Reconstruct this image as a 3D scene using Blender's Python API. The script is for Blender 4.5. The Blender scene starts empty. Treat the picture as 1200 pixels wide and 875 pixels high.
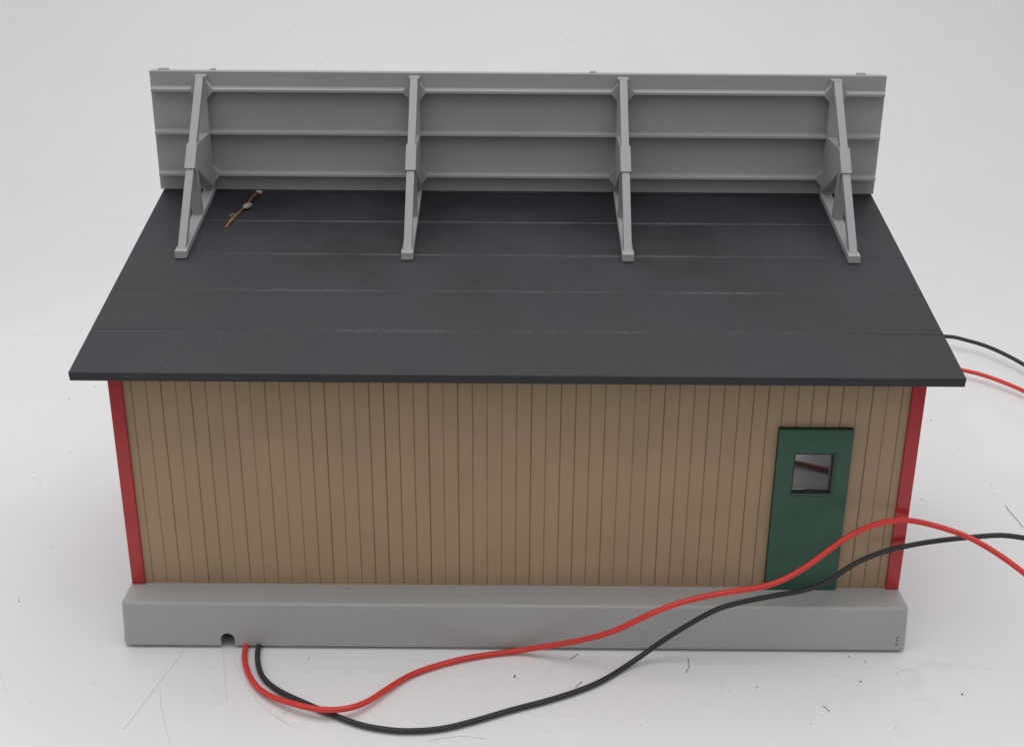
import bpy, bmesh, math, random
from mathutils import Vector, Matrix
random.seed(7)
S = bpy.context.scene
COL = S.collection
R = math.radians

# ------------------------------------------------------------------ helpers
def tag(o, label=None, cat=None, group=None, kind=None):
    if label: o['label'] = label
    if cat: o['category'] = cat
    if group: o['group'] = group
    if kind: o['kind'] = kind
    return o

def empty(name, loc=(0, 0, 0)):
    o = bpy.data.objects.new(name, None)
    o.empty_display_size = .1
    COL.objects.link(o); o.location = loc
    return o

def obj(name, bm, m, parent=None, smooth=False, loc=None, rot=None):
    bmesh.ops.recalc_face_normals(bm, faces=bm.faces)
    me = bpy.data.meshes.new(name); bm.to_mesh(me); bm.free()
    if smooth:
        for p in me.polygons: p.use_smooth = True
    me.materials.append(m)
    o = bpy.data.objects.new(name, me); COL.objects.link(o)
    if parent: o.parent = parent
    if loc: o.location = loc
    if rot: o.rotation_euler = rot
    return o

def box(bm, x0, x1, y0, y1, z0, z1, bev=0, seg=2):
    r = bmesh.ops.create_cube(bm, size=1)
    vs = r['verts']
    for v in vs:
        v.co = Vector(((x0 + x1) / 2 + v.co.x * (x1 - x0), (y0 + y1) / 2 + v.co.y * (y1 - y0), (z0 + z1) / 2 + v.co.z * (z1 - z0)))
    if bev:
        es = {e for v in vs for e in v.link_edges}
        bmesh.ops.bevel(bm, geom=list(es), offset=bev, segments=seg, affect='EDGES', profile=.6)

def prism(bm, poly, x0, x1, bev=0):
    """polygon in (y, z) extruded along x"""
    a = [bm.verts.new((x0, y, z)) for y, z in poly]
    b = [bm.verts.new((x1, y, z)) for y, z in poly]
    n = len(poly); fs = [bm.faces.new(a), bm.faces.new(b[::-1])]
    for i in range(n):
        fs.append(bm.faces.new((a[i], b[i], b[(i + 1) % n], a[(i + 1) % n])))
    if bev:
        es = {e for f in fs for e in f.edges}
        bmesh.ops.bevel(bm, geom=list(es), offset=bev, segments=2, affect='EDGES', profile=.6)

def catmull(P, n=8):
    P = [Vector(p) for p in P]
    Q = [P[0] * 2 - P[1]] + P + [P[-1] * 2 - P[-2]]
    out = []
    for i in range(1, len(Q) - 2):
        a, b, c, d = Q[i - 1:i + 3]
        for k in range(n):
            t = k / n
            out.append(.5 * ((2 * b) + (c - a) * t + (2 * a - 5 * b + 4 * c - d) * t * t + (3 * b - a - 3 * c + d) * t ** 3))
    out.append(P[-1])
    for _ in range(6):
        out = [out[0]] + [(out[i - 1] + out[i] * 2 + out[i + 1]) / 4 for i in range(1, len(out) - 1)] + [out[-1]]
    return out

def tube(bm, pts, r, seg=14, taper=None):
    up = Vector((0, 0, 1)); rings = []
    t0 = (pts[1] - pts[0]).normalized()
    nrm = t0.cross(up)
    if nrm.length < 1e-3: nrm = Vector((1, 0, 0))
    nrm.normalize()
    for i, p in enumerate(pts):
        t = (pts[min(i + 1, len(pts) - 1)] - pts[max(i - 1, 0)]).normalized()
        nrm = (nrm - t * nrm.dot(t)).normalized(); bn = t.cross(nrm)
        rr = r if not taper else r * taper(i / (len(pts) - 1))
        rings.append([bm.verts.new(p + (nrm * math.cos(2 * math.pi * k / seg) + bn * math.sin(2 * math.pi * k / seg)) * rr) for k in range(seg)])
    for a, b in zip(rings, rings[1:]):
        for k in range(seg):
            bm.faces.new((a[k], a[(k + 1) % seg], b[(k + 1) % seg], b[k]))
    bm.faces.new(rings[0][::-1]); bm.faces.new(rings[-1])

def boolean_diff(o, cutters):
    mods = []
    for c in cutters:
        md = o.modifiers.new('cut', 'BOOLEAN'); md.operation = 'DIFFERENCE'; md.solver = 'EXACT'; md.object = c
    bpy.context.view_layer.update()
    dg = bpy.context.evaluated_depsgraph_get()
    me = bpy.data.meshes.new_from_object(o.evaluated_get(dg))
    o.modifiers.clear(); o.data = me
    for c in cutters: bpy.data.objects.remove(c, do_unlink=True)

# ------------------------------------------------------------------ materials
def mat(name, col, rough=.5, spec=.5, var=.06, vscale=3, bump=.0, bscale=60, rvar=.0):
    m = bpy.data.materials.new(name); m.use_nodes = True
    nt = m.node_tree; N = nt.nodes; L = nt.links
    b = N['Principled BSDF']
    b.inputs['Roughness'].default_value = rough
    b.inputs['Specular IOR Level'].default_value = spec
    tc = N.new('ShaderNodeTexCoord')
    nz = N.new('ShaderNodeTexNoise'); nz.inputs['Scale'].default_value = vscale; nz.inputs['Detail'].default_value = 6
    nz.inputs['Roughness'].default_value = .6
    L.new(tc.outputs['Object'], nz.inputs['Vector'])
    rp = N.new('ShaderNodeValToRGB')
    rp.color_ramp.elements[0].position = .3; rp.color_ramp.elements[1].position = .7
    rp.color_ramp.elements[0].color = [c * (1 - var) for c in col] + [1]
    rp.color_ramp.elements[1].color = [min(1, c * (1 + var)) for c in col] + [1]
    L.new(nz.outputs['Fac'], rp.inputs['Fac']); L.new(rp.outputs['Color'], b.inputs['Base Color'])
    if rvar:
        mr = N.new('ShaderNodeMapRange'); mr.inputs['To Min'].default_value = rough - rvar; mr.inputs['To Max'].default_value = rough + rvar
        mr.inputs['From Min'].default_value = .3; mr.inputs['From Max'].default_value = .7
        L.new(nz.outputs['Fac'], mr.inputs['Value']); L.new(mr.outputs['Result'], b.inputs['Roughness'])
    if bump:
        n2 = N.new('ShaderNodeTexNoise'); n2.inputs['Scale'].default_value = bscale; n2.inputs['Detail'].default_value = 4
        L.new(tc.outputs['Object'], n2.inputs['Vector'])
        bp = N.new('ShaderNodeBump'); bp.inputs['Strength'].default_value = bump; bp.inputs['Distance'].default_value = .01
        L.new(n2.outputs['Fac'], bp.inputs['Height']); L.new(bp.outputs['Normal'], b.inputs['Normal'])
    m['tc'] = tc.name; m['ramp'] = rp.name
    return m

def specks(m, colr, scale, thresh, amount=1.0, mx_size=.12):
    """small dust or dirt specks of their own shape over a material"""
    nt = m.node_tree; N = nt.nodes; L = nt.links; b = N['Principled BSDF']
    src = b.inputs['Base Color'].links[0].from_socket
    vo = N.new('ShaderNodeTexVoronoi'); vo.inputs['Scale'].default_value = scale; vo.inputs['Randomness'].default_value = 1
    tc = N[m['tc']]
    wz = N.new('ShaderNodeTexNoise'); wz.inputs['Scale'].default_value = scale * 1.7
    L.new(tc.outputs['Object'], wz.inputs['Vector'])
    mixv = N.new('ShaderNodeMix'); mixv.data_type = 'VECTOR'; mixv.inputs[0].default_value = .03
    L.new(tc.outputs['Object'], mixv.inputs[4]); L.new(wz.outputs['Color'], mixv.inputs[5])
    L.new(mixv.outputs[1], vo.inputs['Vector'])
    # only a few of the cells carry a speck, each of its own size
    sep = N.new('ShaderNodeSeparateColor'); L.new(vo.outputs['Color'], sep.inputs['Color'])
    sz = N.new('ShaderNodeMapRange'); sz.inputs['From Min'].default_value = thresh; sz.inputs['From Max'].default_value = 1
    sz.inputs['To Min'].default_value = 0; sz.inputs['To Max'].default_value = mx_size
    L.new(sep.outputs['Red'], sz.inputs['Value'])
    lt = N.new('ShaderNodeMath'); lt.operation = 'LESS_THAN'
    L.new(vo.outputs['Distance'], lt.inputs[0]); L.new(sz.outputs['Result'], lt.inputs[1])
    am = N.new('ShaderNodeMath'); am.operation = 'MULTIPLY'
    L.new(lt.outputs['Value'], am.inputs[0]); L.new(sep.outputs['Green'], am.inputs[1])
    a2 = N.new('ShaderNodeMath'); a2.operation = 'MULTIPLY'; a2.inputs[1].default_value = amount
    L.new(am.outputs['Value'], a2.inputs[0])
    mx = N.new('ShaderNodeMix'); mx.data_type = 'RGBA'
    L.new(a2.outputs['Value'], mx.inputs[0]); L.new(src, mx.inputs[6]); mx.inputs[7].default_value = (*colr, 1)
    L.new(mx.outputs[2], b.inputs['Base Color'])
    return m

GREY = (.375, .375, .368)
M_base = specks(mat('grey_plastic', GREY, .42, .5, .04, 2.5, .05, 90, .04), (.03, .03, .03), 9, .93, .8)
M_grey = mat('grey_billboard_plastic', (.315, .314, .307), .45, .5, .04, 3, .04, 80, .04)
M_tan = specks(mat('tan_siding', (.380, .262, .162), .5, .4, .07, 4, .06, 120, .05), (.09, .06, .04), 11, .95, .7)
M_red = mat('red_trim', (.43, .027, .030), .22, .5, .08, 6, .0, 60, .04)
M_green = specks(mat('green_door', (.028, .092, .058), .38, .45, .12, 5, .05, 60, .06), (.01, .015, .012), 14, .94, .9)
M_greenf = mat('green_frame', (.028, .062, .048), .4, .45, .06, 5)
M_reveal = mat('dark_reveal', (.010, .013, .013), .5, .3, .1, 8)
M_wr = mat('red_insulation', (.64, .036, .027), .34, .5, .08, 10, .02, 40, .04)
M_wr_dim = mat('dimmed_red_insulation', (.30, .02, .025), .4, .5, .08, 10)  # red insulation with the dim interior painted into its colour
M_wb = mat('black_insulation', (.026, .026, .028), .45, .4, .15, 10, .02, 40, .05)
M_glue = mat('dried_glue', (.25, .22, .20), .35, .5, .2, 60, .5, 90)
M_copper = mat('copper_strand', (.42, .25, .09), .4, .5, .4, 60)
M_copper.node_tree.nodes['Principled BSDF'].inputs['Metallic'].default_value = .5
M_brown = mat('brown_lead', (.13, .045, .03), .5, .4, .3, 50)

# roof: black styrene sheet with scuffs, dust along the lap lines
def roof_material(D):
    m = mat('black_roof_sheet', (.0165, .0171, .0222), .46, .45, .35, 1.6, .11, 100, .14)
    nt = m.node_tree; N = nt.nodes; L = nt.links; b = N['Principled BSDF']; tc = N[m['tc']]
    src = b.inputs['Base Color'].links[0].from_socket
    sp = N.new('ShaderNodeSeparateXYZ'); L.new(tc.outputs['Object'], sp.inputs[0])
    dv = N.new('ShaderNodeMath'); dv.operation = 'DIVIDE'; dv.inputs[1].default_value = D / 5; L.new(sp.outputs['Y'], dv.inputs[0])
    rd = N.new('ShaderNodeMath'); rd.operation = 'ROUND'; L.new(dv.outputs[0], rd.inputs[0])
    sb = N.new('ShaderNodeMath'); sb.operation = 'SUBTRACT'; L.new(dv.outputs[0], sb.inputs[0]); L.new(rd.outputs[0], sb.inputs[1])
    ab = N.new('ShaderNodeMath'); ab.operation = 'ABSOLUTE'; L.new(sb.outputs[0], ab.inputs[0])
    near = N.new('ShaderNodeMapRange'); near.inputs['From Min'].default_value = .004; near.inputs['From Max'].default_value = .042
    near.inputs['To Min'].default_value = 1; near.inputs['To Max'].default_value = 0
    L.new(ab.outputs[0], near.inputs['Value'])
    nz = N.new('ShaderNodeTexNoise'); nz.inputs['Scale'].default_value = 2.6; nz.inputs['Detail'].default_value = 9; nz.inputs['Roughness'].default_value = .72
    L.new(tc.outputs['Object'], nz.inputs['Vector'])
    pk = N.new('ShaderNodeMapRange'); pk.inputs['From Min'].default_value = .36; pk.inputs['From Max'].default_value = .56
    L.new(nz.outputs['Fac'], pk.inputs['Value'])
    ax = N.new('ShaderNodeMath'); ax.operation = 'ABSOLUTE'; L.new(sp.outputs['X'], ax.inputs[0])
    fx = N.new('ShaderNodeMapRange'); fx.inputs['From Min'].default_value = .95; fx.inputs['From Max'].default_value = 1.4
    fx.inputs['To Min'].default_value = 1; fx.inputs['To Max'].default_value = .12
    L.new(ax.outputs[0], fx.inputs['Value'])
    gt = N.new('ShaderNodeMath'); gt.operation = 'GREATER_THAN'; gt.inputs[1].default_value = .1; L.new(sp.outputs['Y'], gt.inputs[0])
    fy = N.new('ShaderNodeMath'); fy.operation = 'MULTIPLY'; L.new(fx.outputs['Result'], fy.inputs[0]); L.new(gt.outputs[0], fy.inputs[1])
    nf = N.new('ShaderNodeTexNoise'); nf.inputs['Scale'].default_value = 55; nf.inputs['Detail'].default_value = 4
    L.new(tc.outputs['Object'], nf.inputs['Vector'])
    ff = N.new('ShaderNodeMapRange'); ff.inputs['From Min'].default_value = .35; ff.inputs['From Max'].default_value = .62; ff.inputs['To Min'].default_value = .25
    L.new(nf.outputs['Fac'], ff.inputs['Value'])
    fm = N.new('ShaderNodeMath'); fm.operation = 'MULTIPLY'; L.new(fy.outputs[0], fm.inputs[0]); L.new(ff.outputs['Result'], fm.inputs[1])
    nm = N.new('ShaderNodeMath'); nm.operation = 'MULTIPLY'; L.new(near.outputs['Result'], nm.inputs[0]); L.new(fm.outputs[0], nm.inputs[1])
    mu = N.new('ShaderNodeMath'); mu.operation = 'MULTIPLY'; L.new(nm.outputs[0], mu.inputs[0]); L.new(pk.outputs['Result'], mu.inputs[1])
    m2 = N.new('ShaderNodeMath'); m2.operation = 'MULTIPLY'; m2.inputs[1].default_value = .5; L.new(mu.outputs[0], m2.inputs[0])
    mx = N.new('ShaderNodeMix'); mx.data_type = 'RGBA'
    L.new(m2.outputs[0], mx.inputs[0]); L.new(src, mx.inputs[6]); mx.inputs[7].default_value = (.15, .15, .15, 1)
    # fine grey dust in patches
    n3 = N.new('ShaderNodeTexNoise'); n3.inputs['Scale'].default_value = 95; n3.inputs['Detail'].default_value = 3
    L.new(tc.outputs['Object'], n3.inputs['Vector'])
    d3 = N.new('ShaderNodeMapRange'); d3.inputs['From Min'].default_value = .60; d3.inputs['From Max'].default_value = .72
    L.new(n3.outputs['Fac'], d3.inputs['Value'])
    n4 = N.new('ShaderNodeTexNoise'); n4.inputs['Scale'].default_value = 1.9; n4.inputs['Detail'].default_value = 5
    L.new(tc.outputs['Object'], n4.inputs['Vector'])
    d4 = N.new('ShaderNodeMapRange'); d4.inputs['From Min'].default_value = .48; d4.inputs['From Max'].default_value = .68; d4.inputs['To Max'].default_value = .65
    L.new(n4.outputs['Fac'], d4.inputs['Value'])
    m3 = N.new('ShaderNodeMath'); m3.operation = 'MULTIPLY'; L.new(d3.outputs['Result'], m3.inputs[0]); L.new(d4.outputs['Result'], m3.inputs[1])
    mx2 = N.new('ShaderNodeMix'); mx2.data_type = 'RGBA'
    L.new(m3.outputs[0], mx2.inputs[0]); L.new(mx.outputs[2], mx2.inputs[6]); mx2.inputs[7].default_value = (.12, .12, .12, 1)
    L.new(mx2.outputs[2], b.inputs['Base Color'])
    specks(m, (.20, .20, .20), 22, .93, .8, .09)
    return m

# white table sheet: faint stains, specks and hair scratches
def table_material():
    m = mat('white_table_sheet', (.775, .77, .768), .55, .35, .018, .9, .05, 30, .05)
    nt = m.node_tree; N = nt.nodes; L = nt.links; b = N['Principled BSDF']; tc = N[m['tc']]
    src = b.inputs['Base Color'].links[0].from_socket
    # hair scratches: thin cell borders of a warped voronoi, broken up by noise
    wz = N.new('ShaderNodeTexNoise'); wz.inputs['Scale'].default_value = 1.3; wz.inputs['Detail'].default_value = 3
    L.new(tc.outputs['Object'], wz.inputs['Vector'])
    mv = N.new('ShaderNodeMix'); mv.data_type = 'VECTOR'; mv.inputs[0].default_value = .35
    L.new(tc.outputs['Object'], mv.inputs[4]); L.new(wz.outputs['Color'], mv.inputs[5])
    vo = N.new('ShaderNodeTexVoronoi'); vo.feature = 'DISTANCE_TO_EDGE'; vo.inputs['Scale'].default_value = 1.6
    L.new(mv.outputs[1], vo.inputs['Vector'])
    ln = N.new('ShaderNodeMapRange'); ln.inputs['From Min'].default_value = .002; ln.inputs['From Max'].default_value = .009
    ln.inputs['To Min'].default_value = 1; ln.inputs['To Max'].default_value = 0
    L.new(vo.outputs['Distance'], ln.inputs['Value'])
    n2 = N.new('ShaderNodeTexNoise'); n2.inputs['Scale'].default_value = 1.8; n2.inputs['Detail'].default_value = 6
    L.new(tc.outputs['Object'], n2.inputs['Vector'])
    pk = N.new('ShaderNodeMapRange'); pk.inputs['From Min'].default_value = .56; pk.inputs['From Max'].default_value = .72; pk.inputs['To Max'].default_value = .16
    L.new(n2.outputs['Fac'], pk.inputs['Value'])
    mu = N.new('ShaderNodeMath'); mu.operation = 'MULTIPLY'; L.new(ln.outputs['Result'], mu.inputs[0]); L.new(pk.outputs['Result'], mu.inputs[1])
    mx = N.new('ShaderNodeMix'); mx.data_type = 'RGBA'
    L.new(mu.outputs[0], mx.inputs[0]); L.new(src, mx.inputs[6]); mx.inputs[7].default_value = (.33, .32, .31, 1)
    L.new(mx.outputs[2], b.inputs['Base Color'])
    specks(m, (.50, .49, .48), 14.0, .86, .5)
    return m

# ------------------------------------------------------------------ setting: white sheet sweeping up behind
bm = bmesh.new()
prof = [(-1.9, 0), (-1.4, 0), (-1, 0), (2, 0), (5.0, 0)]
for k in range(1, 13):
    a = R(90 * k / 12); prof.append((5.0 + 3.5 * math.sin(a), 3.5 - 3.5 * math.cos(a)))
prof.append((8.5, 12))
rows = [[bm.verts.new((x, y, z)) for x in (-13, -6, 0, 6, 13)] for y, z in prof]
for a, b in zip(rows, rows[1:]):
    for k in range(4): bm.faces.new((a[k], a[k + 1], b[k + 1], b[k]))
tag(obj('table_surface', bm, table_material(), smooth=True), kind='structure')

# ------------------------------------------------------------------ the model building
B = empty('model_building')
tag(B, 'miniature tan plank shed with black roof, green door and grey billboard frame on top', 'model building')

YB = 1.2735                     # back face of the billboard
SL = R(12.03); DS = 1.4555      # slope and length of the roof up to the billboard
roofz = lambda y: 1.1519 + (y + .15) * math.tan(SL)
HB = .203; FY = -.1435; YR = 1.33

# base: hollow grey plinth with a cable notch
bm = bmesh.new()
box(bm, -1.508, 1.506, FY, YR + .14, .009, HB)
for v in bm.verts:
    if v.co.z < .1:
        v.co.x *= 1.005; v.co.y += -.003 if v.co.y < 0 else .003
es = [e for e in bm.edges if abs(e.verts[0].co.z - e.verts[1].co.z) > .1]
bmesh.ops.bevel(bm, geom=es, offset=.022, segments=5, affect='EDGES', profile=.5)
es = [e for e in bm.edges if len(e.link_faces) == 2 and e.calc_face_angle(0) > 1.2]
bmesh.ops.bevel(bm, geom=es, offset=.011, segments=3, affect='EDGES', profile=.5)
base = obj('base', bm, M_base, B)
bm = bmesh.new(); box(bm, -1.47, 1.47, FY + .03, YR + .105, -.1, HB - .03); c1 = obj('cut', bm, M_base)
bm = bmesh.new()
poly = [(-.0275, -.05)] + [(-.0275 * math.cos(R(a)), .042 + .0275 * math.sin(R(a))) for a in range(0, 181, 15)] + [(.0275, -.05)]
va = [bm.verts.new((-1.110 + x, FY - .1, z)) for x, z in poly]; vb = [bm.verts.new((-1.110 + x, FY + .02 + .03, z)) for x, z in poly]
bm.faces.new(va); bm.faces.new(vb[::-1])
for i in range(len(poly)): bm.faces.new((va[i], va[(i + 1) % len(poly)], vb[(i + 1) % len(poly)], vb[i]))
c2 = obj('cut', bm, M_base)
boolean_diff(base, [c1, c2])

# walls -------------------------------------------------------------
DX0, DX1, DZ1 = .9725, 1.25174, .8935     # door opening
def siding(bm, a0, a1, first, pitch, z0, top, put, holes=()):
    """vertical boards with V grooves; put(a, depth, z) maps board space to 3-D; top(depth) is the height"""
    g = .0029
    xs = {a0: 0.0, a1: 0.0}
    x = first
    while x < a1 - .008:
        if x > a0 + .008:
            xs[x - g] = 0.0; xs[x] = random.uniform(.0030, .0052); xs[x + g] = 0.0
        x += pitch
    for h0, h1, hz0, hz1 in holes:
        for hx in (h0, h1):
            for k in [k for k in xs if abs(k - hx) < .0008]: del xs[k]
            xs[hx] = 0.0
    ks = sorted(xs); th = .035
    def quad(p): bm.faces.new([bm.verts.new(q) for q in p])
    for u, v in zip(ks, ks[1:]):
        spans = [(z0, None)]
        for h0, h1, hz0, hz1 in holes:
            if u >= h0 - 1e-6 and v <= h1 + 1e-6:
                spans = [(hz1, None)] if hz0 <= z0 else [(z0, hz0), (hz1, None)]
        for (s0, s1) in spans:
            t1 = top if s1 is None else s1
            quad([put(u, xs[u], s0), put(v, xs[v], s0), put(v, xs[v], t1), put(u, xs[u], t1)])
            quad([put(u, th, s0), put(v, th, s0), put(v, th, t1), put(u, th, t1)])
            quad([put(u, xs[u], s0), put(v, xs[v], s0), put(v, th, s0), put(u, th, s0)])
            quad([put(u, xs[u], t1), put(v, xs[v], t1), put(v, th, t1), put(u, th, t1)])
    for a in (a0, a1):
        quad([put(a, 0, z0), put(a, th, z0), put(a, th, top), put(a, 0, top)])
    for h0, h1, hz0, hz1 in holes:
        for a in (h0, h1):
            quad([put(a, 0, max(z0, hz0)), put(a, th, max(z0, hz0)), put(a, th, hz1), put(a, 0, hz1)])
    bmesh.ops.remove_doubles(bm, verts=bm.verts, dist=1e-6)

bm = bmesh.new()
siding(bm, -1.449, 1.449, -1.419, .05456, HB - .002, roofz(0) - .045, lambda a, d, z: Vector((a, d, z)), [(DX0, DX1, 0, DZ1)])
wall = obj('wall', bm, M_tan, B)
for s in (-1, 1):
    bm = bmesh.new()
    siding(bm, .042, YR - .05, .07, .05456, HB - .002, 1.0, lambda a, d, z: Vector((s * (1.488 - d), a, z)))
    for v in bm.verts:
        if v.co.z > .9: v.co.z = roofz(v.co.y) - .042
    sw = obj('wall', bm, M_tan, B)
    sw.data.materials.append(M_base)         # bare grey plastic on the inside
    for p in sw.data.polygons:
        if abs(p.center.x) < 1.46: p.material_index = 1
bm = bmesh.new()
siding(bm, -1.449, 1.449, -1.419, .05456, HB - .002, roofz(YR) - .045, lambda a, d, z: Vector((a, YR - d, z)),
       [(-1.2, -.3, .3, 1.25), (-.1, 1.43, 0, 1.36)])  # unseen openings, added to let light into the interior
obj('wall', bm, M_tan, B)

# red corner posts
for s in (-1, 1):
    for y0, y1, zz in ((-.012, .040, roofz(-.012)), (YR - .04, YR + .012, roofz(YR - .04))):
        bm = bmesh.new(); x0, x1 = sorted((s * 1.4495, s * 1.5)); box(bm, x0, x1, y0, y1, HB - .001, zz - .05, .004)
        obj('corner_post', bm, M_red, B)

# door with a small square window
WX0, WX1, WZ0, WZ1 = 1.040, 1.186, .628, .792
bm = bmesh.new()
xs = [.9745, WX0, WX1, 1.2505]; zs = [HB + .0015, WZ0, WZ1, .8895]
yf, yk = -.020, .006
for i in range(3):
    for j in range(3):
        if i == 1 and j == 1: continue
        for y in (yf, yk):
            bm.faces.new([bm.verts.new((x, y, z)) for x, z in ((xs[i], zs[j]), (xs[i + 1], zs[j]), (xs[i + 1], zs[j + 1]), (xs[i], zs[j + 1]))])
def rim(bm, x0, x1, z0, z1, ya, yb2):
    for (p, q) in (((x0, z0), (x1, z0)), ((x1, z0), (x1, z1)), ((x1, z1), (x0, z1)), ((x0, z1), (x0, z0))):
        bm.faces.new([bm.verts.new((p[0], ya, p[1])), bm.verts.new((q[0], ya, q[1])), bm.verts.new((q[0], yb2, q[1])), bm.verts.new((p[0], yb2, p[1]))])
rim(bm, xs[0], xs[3], zs[0], zs[3], yf, yk); rim(bm, WX0, WX1, WZ0, WZ1, yf, yk)
bmesh.ops.remove_doubles(bm, verts=bm.verts, dist=1e-6)
bmesh.ops.recalc_face_normals(bm, faces=bm.faces)
es = [e for e in bm.edges if len(e.link_faces) == 2 and e.calc_face_angle(0) > 1 and all(v.co.y < -.01 for v in e.verts)]
bmesh.ops.bevel(bm, geom=es, offset=.003, segments=2, affect='EDGES')
door = obj('door', bm, M_green, B)
bm = bmesh.new()
fw = .012
for x0, x1, z0, z1 in ((WX0 - .004, WX1 + fw, WZ0 - fw, WZ0), (WX1, WX1 + fw, WZ0, WZ1 + .003)):
    box(bm, x0, x1, yf - .004, yf + .003, z0, z1, .0015, 1)
frame = obj('window_frame', bm, M_greenf, door)
bm = bmesh.new()                      # dark strips added to darken the opening's reveal
for x0, x1, z0, z1 in ((WX0, WX1, WZ0, WZ0 + .0025), (WX0, WX1, WZ1 - .0025, WZ1), (WX0, WX0 + .0025, WZ0 + .0025, WZ1 - .0025), (WX1 - .0025, WX1, WZ0 + .0025, WZ1 - .0025)):
    box(bm, x0, x1, yf + .002, .010, z0, z1)
obj('reveal_liner', bm, M_reveal, door)
bm = bmesh.new()                      # unseen backing added behind the siding to block light through the gap
o_ = .02
for x0, x1, z0, z1 in ((.955, WX0 - o_, HB + .002, .915), (WX1 + o_, 1.271, HB + .002, .915), (WX0 - o_, WX1 + o_, HB + .002, WZ0 - o_), (WX0 - o_, WX1 + o_, WZ1 + o_, .915)):
    box(bm, x0, x1, .036, .042, z0, z1)
obj('door_gap_backing', bm, M_greenf, door)
m = bpy.data.materials.new('clear_pane'); m.use_nodes = True
nt = m.node_tree; nt.nodes.remove(nt.nodes['Principled BSDF'])
tr = nt.nodes.new('ShaderNodeBsdfTransparent'); tr.inputs[0].default_value = (.96, .96, .98, 1)
gl = nt.nodes.new('ShaderNodeBsdfGlossy'); gl.inputs['Roughness'].default_value = .08
fr = nt.nodes.new('ShaderNodeFresnel'); fr.inputs['IOR'].default_value = 1.2
mx = nt.nodes.new('ShaderNodeMixShader')
nt.links.new(fr.outputs[0], mx.inputs[0]); nt.links.new(tr.outputs[0], mx.inputs[1]); nt.links.new(gl.outputs[0], mx.inputs[2])
nt.links.new(mx.outputs[0], nt.nodes['Material Output'].inputs['Surface'])
bm = bmesh.new(); box(bm, WX0 + .003, WX1 - .003, .006, .0085, WZ0 + .003, WZ1 - .003)
obj('window_pane', bm, m, door)

# roof: five lapped courses, built flat and tilted as one object
bm = bmesh.new()
Lr = 3.1714; P5 = DS / 5; th = .034; DR = DS + .13
poly = [(0, -th), (0, -.002), (.002, 0)]
for k in range(1, 6):
    y = k * P5
    if k == 1: poly += [(y - .0025, .0), (y, -.003), (y + .0025, .0)]
    else: poly += [(y - .003, .0), (y, -.0025), (y + .003, .0)]
poly += [(DR, 0), (DR, -th)]
prism(bm, poly, -Lr / 2, Lr / 2)
M_roof = roof_material(DS)
roof = obj('roof', bm, M_roof, B, loc=(0, -.15, 1.1519), rot=(SL, 0, 0))

# billboard seen from behind --------------------------------------------------
ZB0, ZB1 = roofz(YB) + .004, 1.980
bm = bmesh.new(); box(bm, -1.5985, 1.594, YB, YB + .045, ZB0, ZB1, .003)
board = obj('billboard', bm, M_grey, B)
for zc in (1.905, 1.720, 1.536):
    bm = bmesh.new()
    prism(bm, [(YB + .002, zc + .012), (YB - .034, zc + .007), (YB - .040, zc + .004), (YB - .040, zc - .006), (YB - .036, zc - .009), (YB + .002, zc - .012)], -1.588, 1.584)
    obj('rail', bm, M_grey, board)
for x, w in ((-1.547, .022), (-1.331, .012), (.325, .014), (1.492, .020)):
    bm = bmesh.new(); box(bm, x - w, x + w, YB + .030, YB + .060, ZB1 - .03, ZB1 + .0055, .004)
    obj('clip', bm, M_grey, board)

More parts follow.
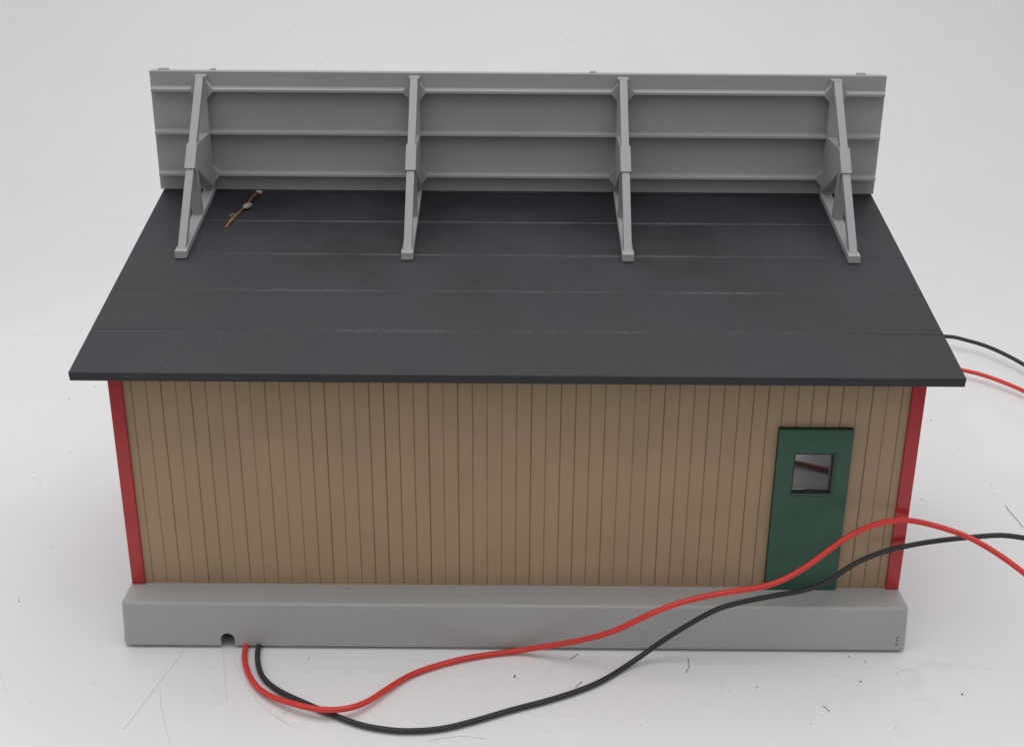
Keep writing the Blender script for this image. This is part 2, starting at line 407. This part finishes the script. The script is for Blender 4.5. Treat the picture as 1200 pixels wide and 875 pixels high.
# four triangulated supports standing on the roof
def make_support(x):
    s = empty('billboard_support', (x, 0, 0)); s.parent = B
    yp = YB - .002
    def part(name, poly, w, bev=.0025):
        bm = bmesh.new(); prism(bm, poly, -w / 2, w / 2, bev); return obj(name, bm, M_grey, s)
    zr = lambda y: roofz(y) + .0015
    # upright against the board
    part('upright', [(yp, zr(yp)), (yp, 1.962), (yp - .045, 1.962), (yp - .045, zr(yp - .045))], .044)
    # foot bar lying along the roof, with its blunt end block
    part('foot_bar', [(yp - .045, zr(yp - .045)), (yp - .045, zr(yp - .045) + .026), (.70, zr(.70) + .026), (.70, zr(.70))], .046)
    part('end_block', [(.699, zr(.70) - .0), (.699, zr(.70) + .029), (.662, zr(.662) + .029), (.658, zr(.658) + .0)], .049)
    # raking leg
    A = Vector((yp - .05, 1.970)); F = Vector((.672, zr(.672) + .022))
    d = (F - A).normalized(); n = Vector((d.y, -d.x))
    if n.x < 0: n = -n                   # towards the board
    # leg
    part('raking_leg', [tuple(A), tuple(F), tuple(F + n * .030), tuple(A + n * .030)], .033)
    part('leg_cap', [(yp - .054, 1.958), (yp + .0, 1.958), (yp + .0, 1.968), (yp - .054, 1.968)], .046, .002)
    at = lambda z: A + d * ((z - A.y) / d.y)
    p0, p1 = at(1.722), at(1.632)
    part('sleeve', [tuple(p0 - n * .006), tuple(p1 - n * .006), tuple(p1 + n * .036), tuple(p0 + n * .036)], .044)
    # thick gusset in the middle, strut below it
    g0, g1 = at(1.722) + n * .02, at(1.640) + n * .02
    part('gusset', [(yp - .044, 1.722), (g0.x, 1.722), (g1.x, g1.y), (g1.x + .045, g1.y - .012), (yp - .044, 1.478)], .043, .002)
    part('strut', [(g1.x + .004, g1.y + .008), (g1.x + .046, g1.y - .014), (g1.x + .075, zr(g1.x + .075) + .02), (g1.x + .035, zr(g1.x + .035) + .02)], .040, .002)
    # fish plates where the rails meet the upright
    for zc, hx, hz in ((1.905, .047, .040), (1.536, .047, .040)):
        bm = bmesh.new()
        pts = [(-hx, zc + .005), (-hx * .4, zc + hz), (hx * .4, zc + hz), (hx, zc + .005), (hx, zc - .008), (hx * .4, zc - hz), (-hx * .4, zc - hz), (-hx, zc - .008)]
        a = [bm.verts.new((px, YB - .041, pz)) for px, pz in pts]; b = [bm.verts.new((px, YB + .001, pz)) for px, pz in pts]
        bm.faces.new(a); bm.faces.new(b[::-1])
        for i in range(8): bm.faces.new((a[i], a[(i + 1) % 8], b[(i + 1) % 8], b[i]))
        obj('fish_plate', bm, M_grey, s)
    return s
sup = make_support(-1.370)
for x in (-.449, .450, 1.370):
    c = sup.copy(); COL.objects.link(c); c.location.x = x
    for ch in sup.children:
        k = ch.copy(); COL.objects.link(k); k.parent = c

# ------------------------------------------------------------------ loose frayed lead glued to the roof
fz = lambda x, y, h: Vector((x, y, roofz(y) + h))
FW = empty('frayed_lead', fz(-1.19, 1.05, 0))
tag(FW, 'short frayed copper lead with glue blobs lying on the black roof', 'wire scrap')
off = FW.location
def strand(name, P, r, m):
    bm = bmesh.new(); tube(bm, [p - off for p in catmull([fz(*p) for p in P], 6)], r, 8); return obj(name, bm, m, FW, True)
strand('lead', [(-1.150, 1.240, .010), (-1.163, 1.185, .020), (-1.176, 1.135, .016), (-1.184, 1.10, .012)], .0042, M_brown)
bm = bmesh.new()
for k, P in enumerate(([(-1.184, 1.10, .014), (-1.200, 1.045, .012), (-1.215, .995, .010), (-1.228, .955, .008), (-1.236, .925, .004)],
          [(-1.186, 1.09, .012), (-1.204, 1.03, .016), (-1.221, .985, .015), (-1.232, .950, .010), (-1.236, .925, .005)],
          [(-1.208, 1.02, .014), (-1.222, 1.005, .022), (-1.233, .985, .020)])):
    tube(bm, [p - off for p in catmull([fz(*p) for p in P], 6)], .0020, 6)
obj('copper_strands', bm, M_copper, FW, True)
def blob(x, y, h, sx, sy, sz, rz):
    bm = bmesh.new(); bmesh.ops.create_icosphere(bm, subdivisions=4, radius=1)
    rnd = [Vector((random.uniform(-1, 1), random.uniform(-1, 1), random.uniform(-1, 1))).normalized() for _ in range(9)]
    for v in bm.verts:
        f = 1 + sum(.11 * max(0, v.co.dot(r)) ** 5 * (1 if i % 2 else -1) for i, r in enumerate(rnd))
        v.co = Matrix.Rotation(rz, 3, 'Z') @ Vector((v.co.x * f * sx, v.co.y * f * sy, v.co.z * f * sz)) + fz(x, y, h) - off
    return obj('glue_blob', bm, M_glue, FW, True)
blob(-1.180, 1.112, .008, .016, .036, .011, -.25)
blob(-1.151, 1.238, .008, .015, .014, .011, .3)
blob(-1.238, .928, .001, .011, .010, .005, 0).data.materials[0] = M_brown

# ------------------------------------------------------------------ the loose wires
def wire(P, r, m, label, group):
    bm = bmesh.new(); tube(bm, catmull(P, 8), r, 16)
    o = obj('wire', bm, m, None, True)
    return tag(o, label, 'wire', group)
RED = [(-1.02, .10, .02), (-1.036, -.03, .014), (-1.041, -0.151, 0.014), (-1.025, -0.252, 0.014), (-0.976, -0.369, 0.014), (-0.905, -0.459, 0.02), (-0.806, -0.529, 0.035), (-0.692, -0.573, 0.04), (-0.602, -0.567, 0.04), (-0.533, -0.514, 0.03), (-0.465, -0.418, 0.02), (-0.394, -0.331, 0.014), (-0.302, -0.27, 0.014), (-0.174, -0.213, 0.014), (-0.011, -0.172, 0.014), (0.119, -0.2, 0.058), (0.246, -0.24, 0.113), (0.369, -0.28, 0.182), (0.49, -0.3, 0.267), (0.613, -0.3, 0.323), (0.77, -0.28, 0.352), (0.901, -0.25, 0.356), (0.999, -0.22, 0.375), (1.094, -0.2, 0.429), (1.206, -0.16, 0.501), (1.293, -0.12, 0.53), (1.382, -0.08, 0.538), (1.472, -0.05, 0.533), (1.571, -0.05, 0.515), (1.687, -0.1, 0.497), (1.783, -0.16, 0.463), (1.876, -0.23, 0.414), (1.952, -0.3, 0.363), (2.038, -0.38, 0.303), (2.2, -.5, .16), (2.4, -.55, .03), (2.7, -.5, .014)]
BLK = [(-.97, .10, .02), (-.985, -.03, .014), (-0.992, -0.15, 0.014), (-0.976, -0.251, 0.014), (-0.939, -0.348, 0.014), (-0.871, -0.425, 0.014), (-0.784, -0.485, 0.014), (-0.665, -0.558, 0.014), (-0.552, -0.619, 0.014), (-0.459, -0.646, 0.014), (-0.368, -0.655, 0.014), (-0.25, -0.639, 0.014), (-0.131, -0.59, 0.014), (-0.01, -0.531, 0.014), (0.145, -0.464, 0.014), (0.306, -0.37, 0.014), (0.442, -0.248, 0.02), (0.572, -0.21, 0.103), (0.694, -0.22, 0.202), (0.786, -0.22, 0.255), (0.947, -0.2, 0.285), (1.081, -0.17, 0.293), (1.185, -0.13, 0.31), (1.283, -0.1, 0.368), (1.388, -0.06, 0.394), (1.489, -0.04, 0.413), (1.62, -0.03, 0.434), (1.794, 0.0, 0.437), (1.875, 0.0, 0.442), (1.959, 0.0, 0.431), (2.078, 0.0, 0.406), (2.201, 0.0, 0.365), (2.4, 0, .25), (2.6, -.02, .08), (2.85, -.05, .014)]
wire(RED, .0110, M_wr, 'red insulated wire rising from under the grey base across the lower green door', 'wires in front of the shed')
wire(BLK, .0102, M_wb, 'black insulated wire looping over the table below the front red wire', 'wires in front of the shed')
RB = [(1.6, 2.6, .03), (1.95, 2.98, .05), (2.35, 3.17, .075), (2.701, 3.17, 0.08), (2.805, 3.124, 0.075), (2.925, 3.006, 0.07), (3.041, 2.75, 0.06), (3.111, 2.407, 0.05), (3.15, 2.0, .03), (3.16, 1.6, .014)]
RR = [(1.45, 2.0, .02), (1.75, 2.42, .04), (2.15, 2.68, .05), (2.5, 2.73, .05), (2.66, 2.672, 0.05), (2.776, 2.568, 0.05), (2.905, 2.378, 0.045), (3.001, 2.125, 0.04), (3.06, 1.8, .03), (3.08, 1.5, .014)]
wire(RB, .0120, M_wb, 'black wire curving out from behind the roof corner, the upper of the two', 'wires behind the shed')
wire(RR, .0120, M_wr, 'red wire curving out from behind the front roof corner at the right', 'wires behind the shed')
wire([(.85, 1.16, .2175), (1.1, 1.145, .2175), (1.317, 1.077, 0.2185), (1.382, 1.042, 0.2185), (1.464, 0.999, 0.2175)], .0125, M_wr_dim, 'red wire, colour dimmed for the interior, seen through the small square door window', None)

# ------------------------------------------------------------------ dust and hairs on the sheet
M_dust = mat('dark_dust', (.10, .095, .09), .8, .2, .3, 30)
M_dustl = mat('pale_dust', (.70, .69, .68), .8, .2, .08, 30)
SP = [(1.289, -0.17, 1.2), (1.295, -0.328, 1.6), (1.65, -0.402, 1.6), (0.898, -0.369, 1), (1.053, -0.578, 0.8), (-0.001, -0.312, 1.5), (1.344, -0.202, 1), (-0.79, -0.207, 1.0), (2.28, 2.052, 1.4), (2.351, 1.298, 1), (2.325, 1.189, 1), (1.956, 1.131, 1.4), (1.875, .785, 1), (-2.04, .18, 1.2), (1.50, -.42, .7), (1.35, -.60, .8)]
SPL = [(-2.424, 2.441, 3), (-2.516, 2.265, 3), (-2.283, 1.579, 2), (2.313, 1.681, 1.6), (-0.229, -0.372, 1.4), (2.322, 1.008, 1.4), (-2.369, 1.288, 2), (-2.06, 0.625, 2), (-2.051, 0.205, 1.5), (-1.562, -0.373, 1.5), (0.444, -0.599, 1.5), (1.946, 0.259, 1.2), (1.689, 0.004, 1.2)]
for _ in range(80): SPL.append((random.uniform(-2.4, 2.6), random.uniform(-.74, -.17), random.uniform(.35, 1.1)))
for _ in range(40): SPL.append((random.uniform(-2.9, -1.58), random.uniform(-.3, 1.8), random.uniform(.5, 1.3)))
for _ in range(30): SPL.append((random.uniform(1.58, 2.6), random.uniform(-.2, 1.6), random.uniform(.4, 1.1)))
HR = [[(1.118, -0.479), (1.128, -0.489), (1.135, -0.514)], [(0.665, -0.189), (0.665, -0.238), (0.646, -0.282)], [(2.338, 1.076), (2.336, 1.025), (2.341, 0.95), (2.344, 0.86)], [(.215, -.20), (.235, -.175), (.245, -.165)], [(.225, -.38), (.24, -.355), (.25, -.345)]]
HRL = [[(-1.278, -0.162), (-1.323, -0.38), (-1.375, -0.639)], [(-1.314, -0.391), (-1.264, -0.546), (-1.194, -0.715)], [(0.763, -0.345), (0.771, -0.376), (0.757, -0.407)], [(-1.126, -0.16), (-1.09, -0.314), (-1.046, -0.479)], [(-1.069, -0.232), (-1.009, -0.366), (-0.902, -0.518), (-0.794, -0.613)], [(-0.307, -0.692), (-0.189, -0.663), (-0.099, -0.68)], [(1.439, -0.283), (1.481, -0.25), (1.516, -0.261)], [(-2.0, -.2), (-1.93, -.32), (-1.86, -.44)]]
bm = bmesh.new()
def crumb(x, y, c, mi):
    n0 = random.randint(5, 8); a0 = random.random() * 6.3; r = .0029 * c; st = random.uniform(1, 2.0)
    ring = []
    for k in range(n0):
        a = 6.283 * k / n0; q = r * random.uniform(.6, 1.25)
        dx, dy = q * math.cos(a) * st, q * math.sin(a)
        ring.append(bm.verts.new((x + dx * math.cos(a0) - dy * math.sin(a0), y + dx * math.sin(a0) + dy * math.cos(a0), .0005)))
    t = bm.verts.new((x, y, .0005 + r * .7))
    for k in range(n0): bm.faces.new((ring[k], ring[(k + 1) % n0], t)).material_index = mi
for x, y, c in SP: crumb(x, y, c, 0)
for x, y, c in SPL: crumb(x, y, c, 1)
for L_, mi, rr in ((HR, 0, .0011), (HRL, 1, .0008)):
    for h in L_:
        f0 = len(bm.faces)
        tube(bm, [p + Vector((random.uniform(-.002, .002), random.uniform(-.002, .002), 0)) for p in catmull([(x, y, .0016) for x, y in h], 7)], rr, 5)
        bm.faces.ensure_lookup_table()
        for f in list(bm.faces)[f0:]: f.material_index = mi
d_ = obj('dust', bm, M_dust); d_.data.materials.append(M_dustl)
tag(d_, kind='stuff')
# small dark nicks in the plinth
def nick(x0, x1, y0, y1, z0, z1):
    bm = bmesh.new(); box(bm, x0, x1, y0, y1, z0, z1); obj('nick', bm, M_nick, base)
M_nick = mat('nick_dirt', (.12, .12, .115), .7, .2, .2, 40)
for x, z, w_ in ((1.4755, .075, .004), (1.4735, .060, .005), (1.473, .044, .006)):
    nick(x - w_, x + w_, FY - .0048, FY + .004, z - .0011, z + .0011)
nick(-.672, -.665, -.034, -.031, HB - .004, HB + .0006); nick(-.655, -.645, -.032, -.028, HB - .004, HB + .0006)

# ------------------------------------------------------------------ camera
cam = bpy.data.cameras.new('camera'); co = bpy.data.objects.new('camera', cam); COL.objects.link(co)
F = Vector((4.69434e-05, .925964, -.377612)); Rv = Vector((.99997373, .00269378, .00672988)); U = Vector((-.00724883, .3776021, .92593958))
co.matrix_world = Matrix(((Rv.x, U.x, -F.x, -.01936106), (Rv.y, U.y, -F.y, -4.28130061), (Rv.z, U.z, -F.z, 2.8454872), (0, 0, 0, 1)))
cam.sensor_width = 36; cam.lens = 1482.4861 / 1200 * 36
cam.clip_start = .05; cam.clip_end = 200
S.camera = co

# ------------------------------------------------------------------ light: overhead soft box in a white tent
w = bpy.data.worlds.new('World'); S.world = w; w.use_nodes = True
wn = w.node_tree; bg = wn.nodes['Background']; bg.inputs[1].default_value = 1.0
# white tent: bright overhead, dimmer towards the level of the table
g = wn.nodes.new('ShaderNodeTexCoord'); sp = wn.nodes.new('ShaderNodeSeparateXYZ'); wn.links.new(g.outputs['Generated'], sp.inputs[0])
m1 = wn.nodes.new('ShaderNodeMath'); m1.operation = 'MULTIPLY_ADD'; m1.inputs[1].default_value = .06
wn.links.new(sp.outputs['Y'], m1.inputs[0]); wn.links.new(sp.outputs['Z'], m1.inputs[2])
cr = wn.nodes.new('ShaderNodeValToRGB'); wn.links.new(m1.outputs[0], cr.inputs[0])
cr.color_ramp.interpolation = 'EASE'
cr.color_ramp.elements[0].position = .02; cr.color_ramp.elements[0].color = (.30, .30, .305, 1)
cr.color_ramp.elements[1].position = .62; cr.color_ramp.elements[1].color = (.68, .68, .70, 1)
wn.links.new(cr.outputs[0], bg.inputs[0])
def area(name, loc, target, sx, sy, power, col=(1, 1, 1)):
    l = bpy.data.lights.new(name, 'AREA'); l.shape = 'RECTANGLE'; l.size = sx; l.size_y = sy; l.energy = power; l.color = col
    o = bpy.data.objects.new(name, l); COL.objects.link(o); o.location = loc
    o.rotation_euler = (Vector(target) - Vector(loc)).to_track_quat('-Z', 'Y').to_euler()
area('softbox', (-.4, .9, 8.0), (-.2, .9, 0), 10, 10, 420, (1, .995, .98))

S.render.engine = 'CYCLES'
S.view_settings.view_transform = 'Standard'; S.view_settings.look = 'None'
S.view_settings.exposure = 0; S.view_settings.gamma = 1
S.cycles.use_denoising = True
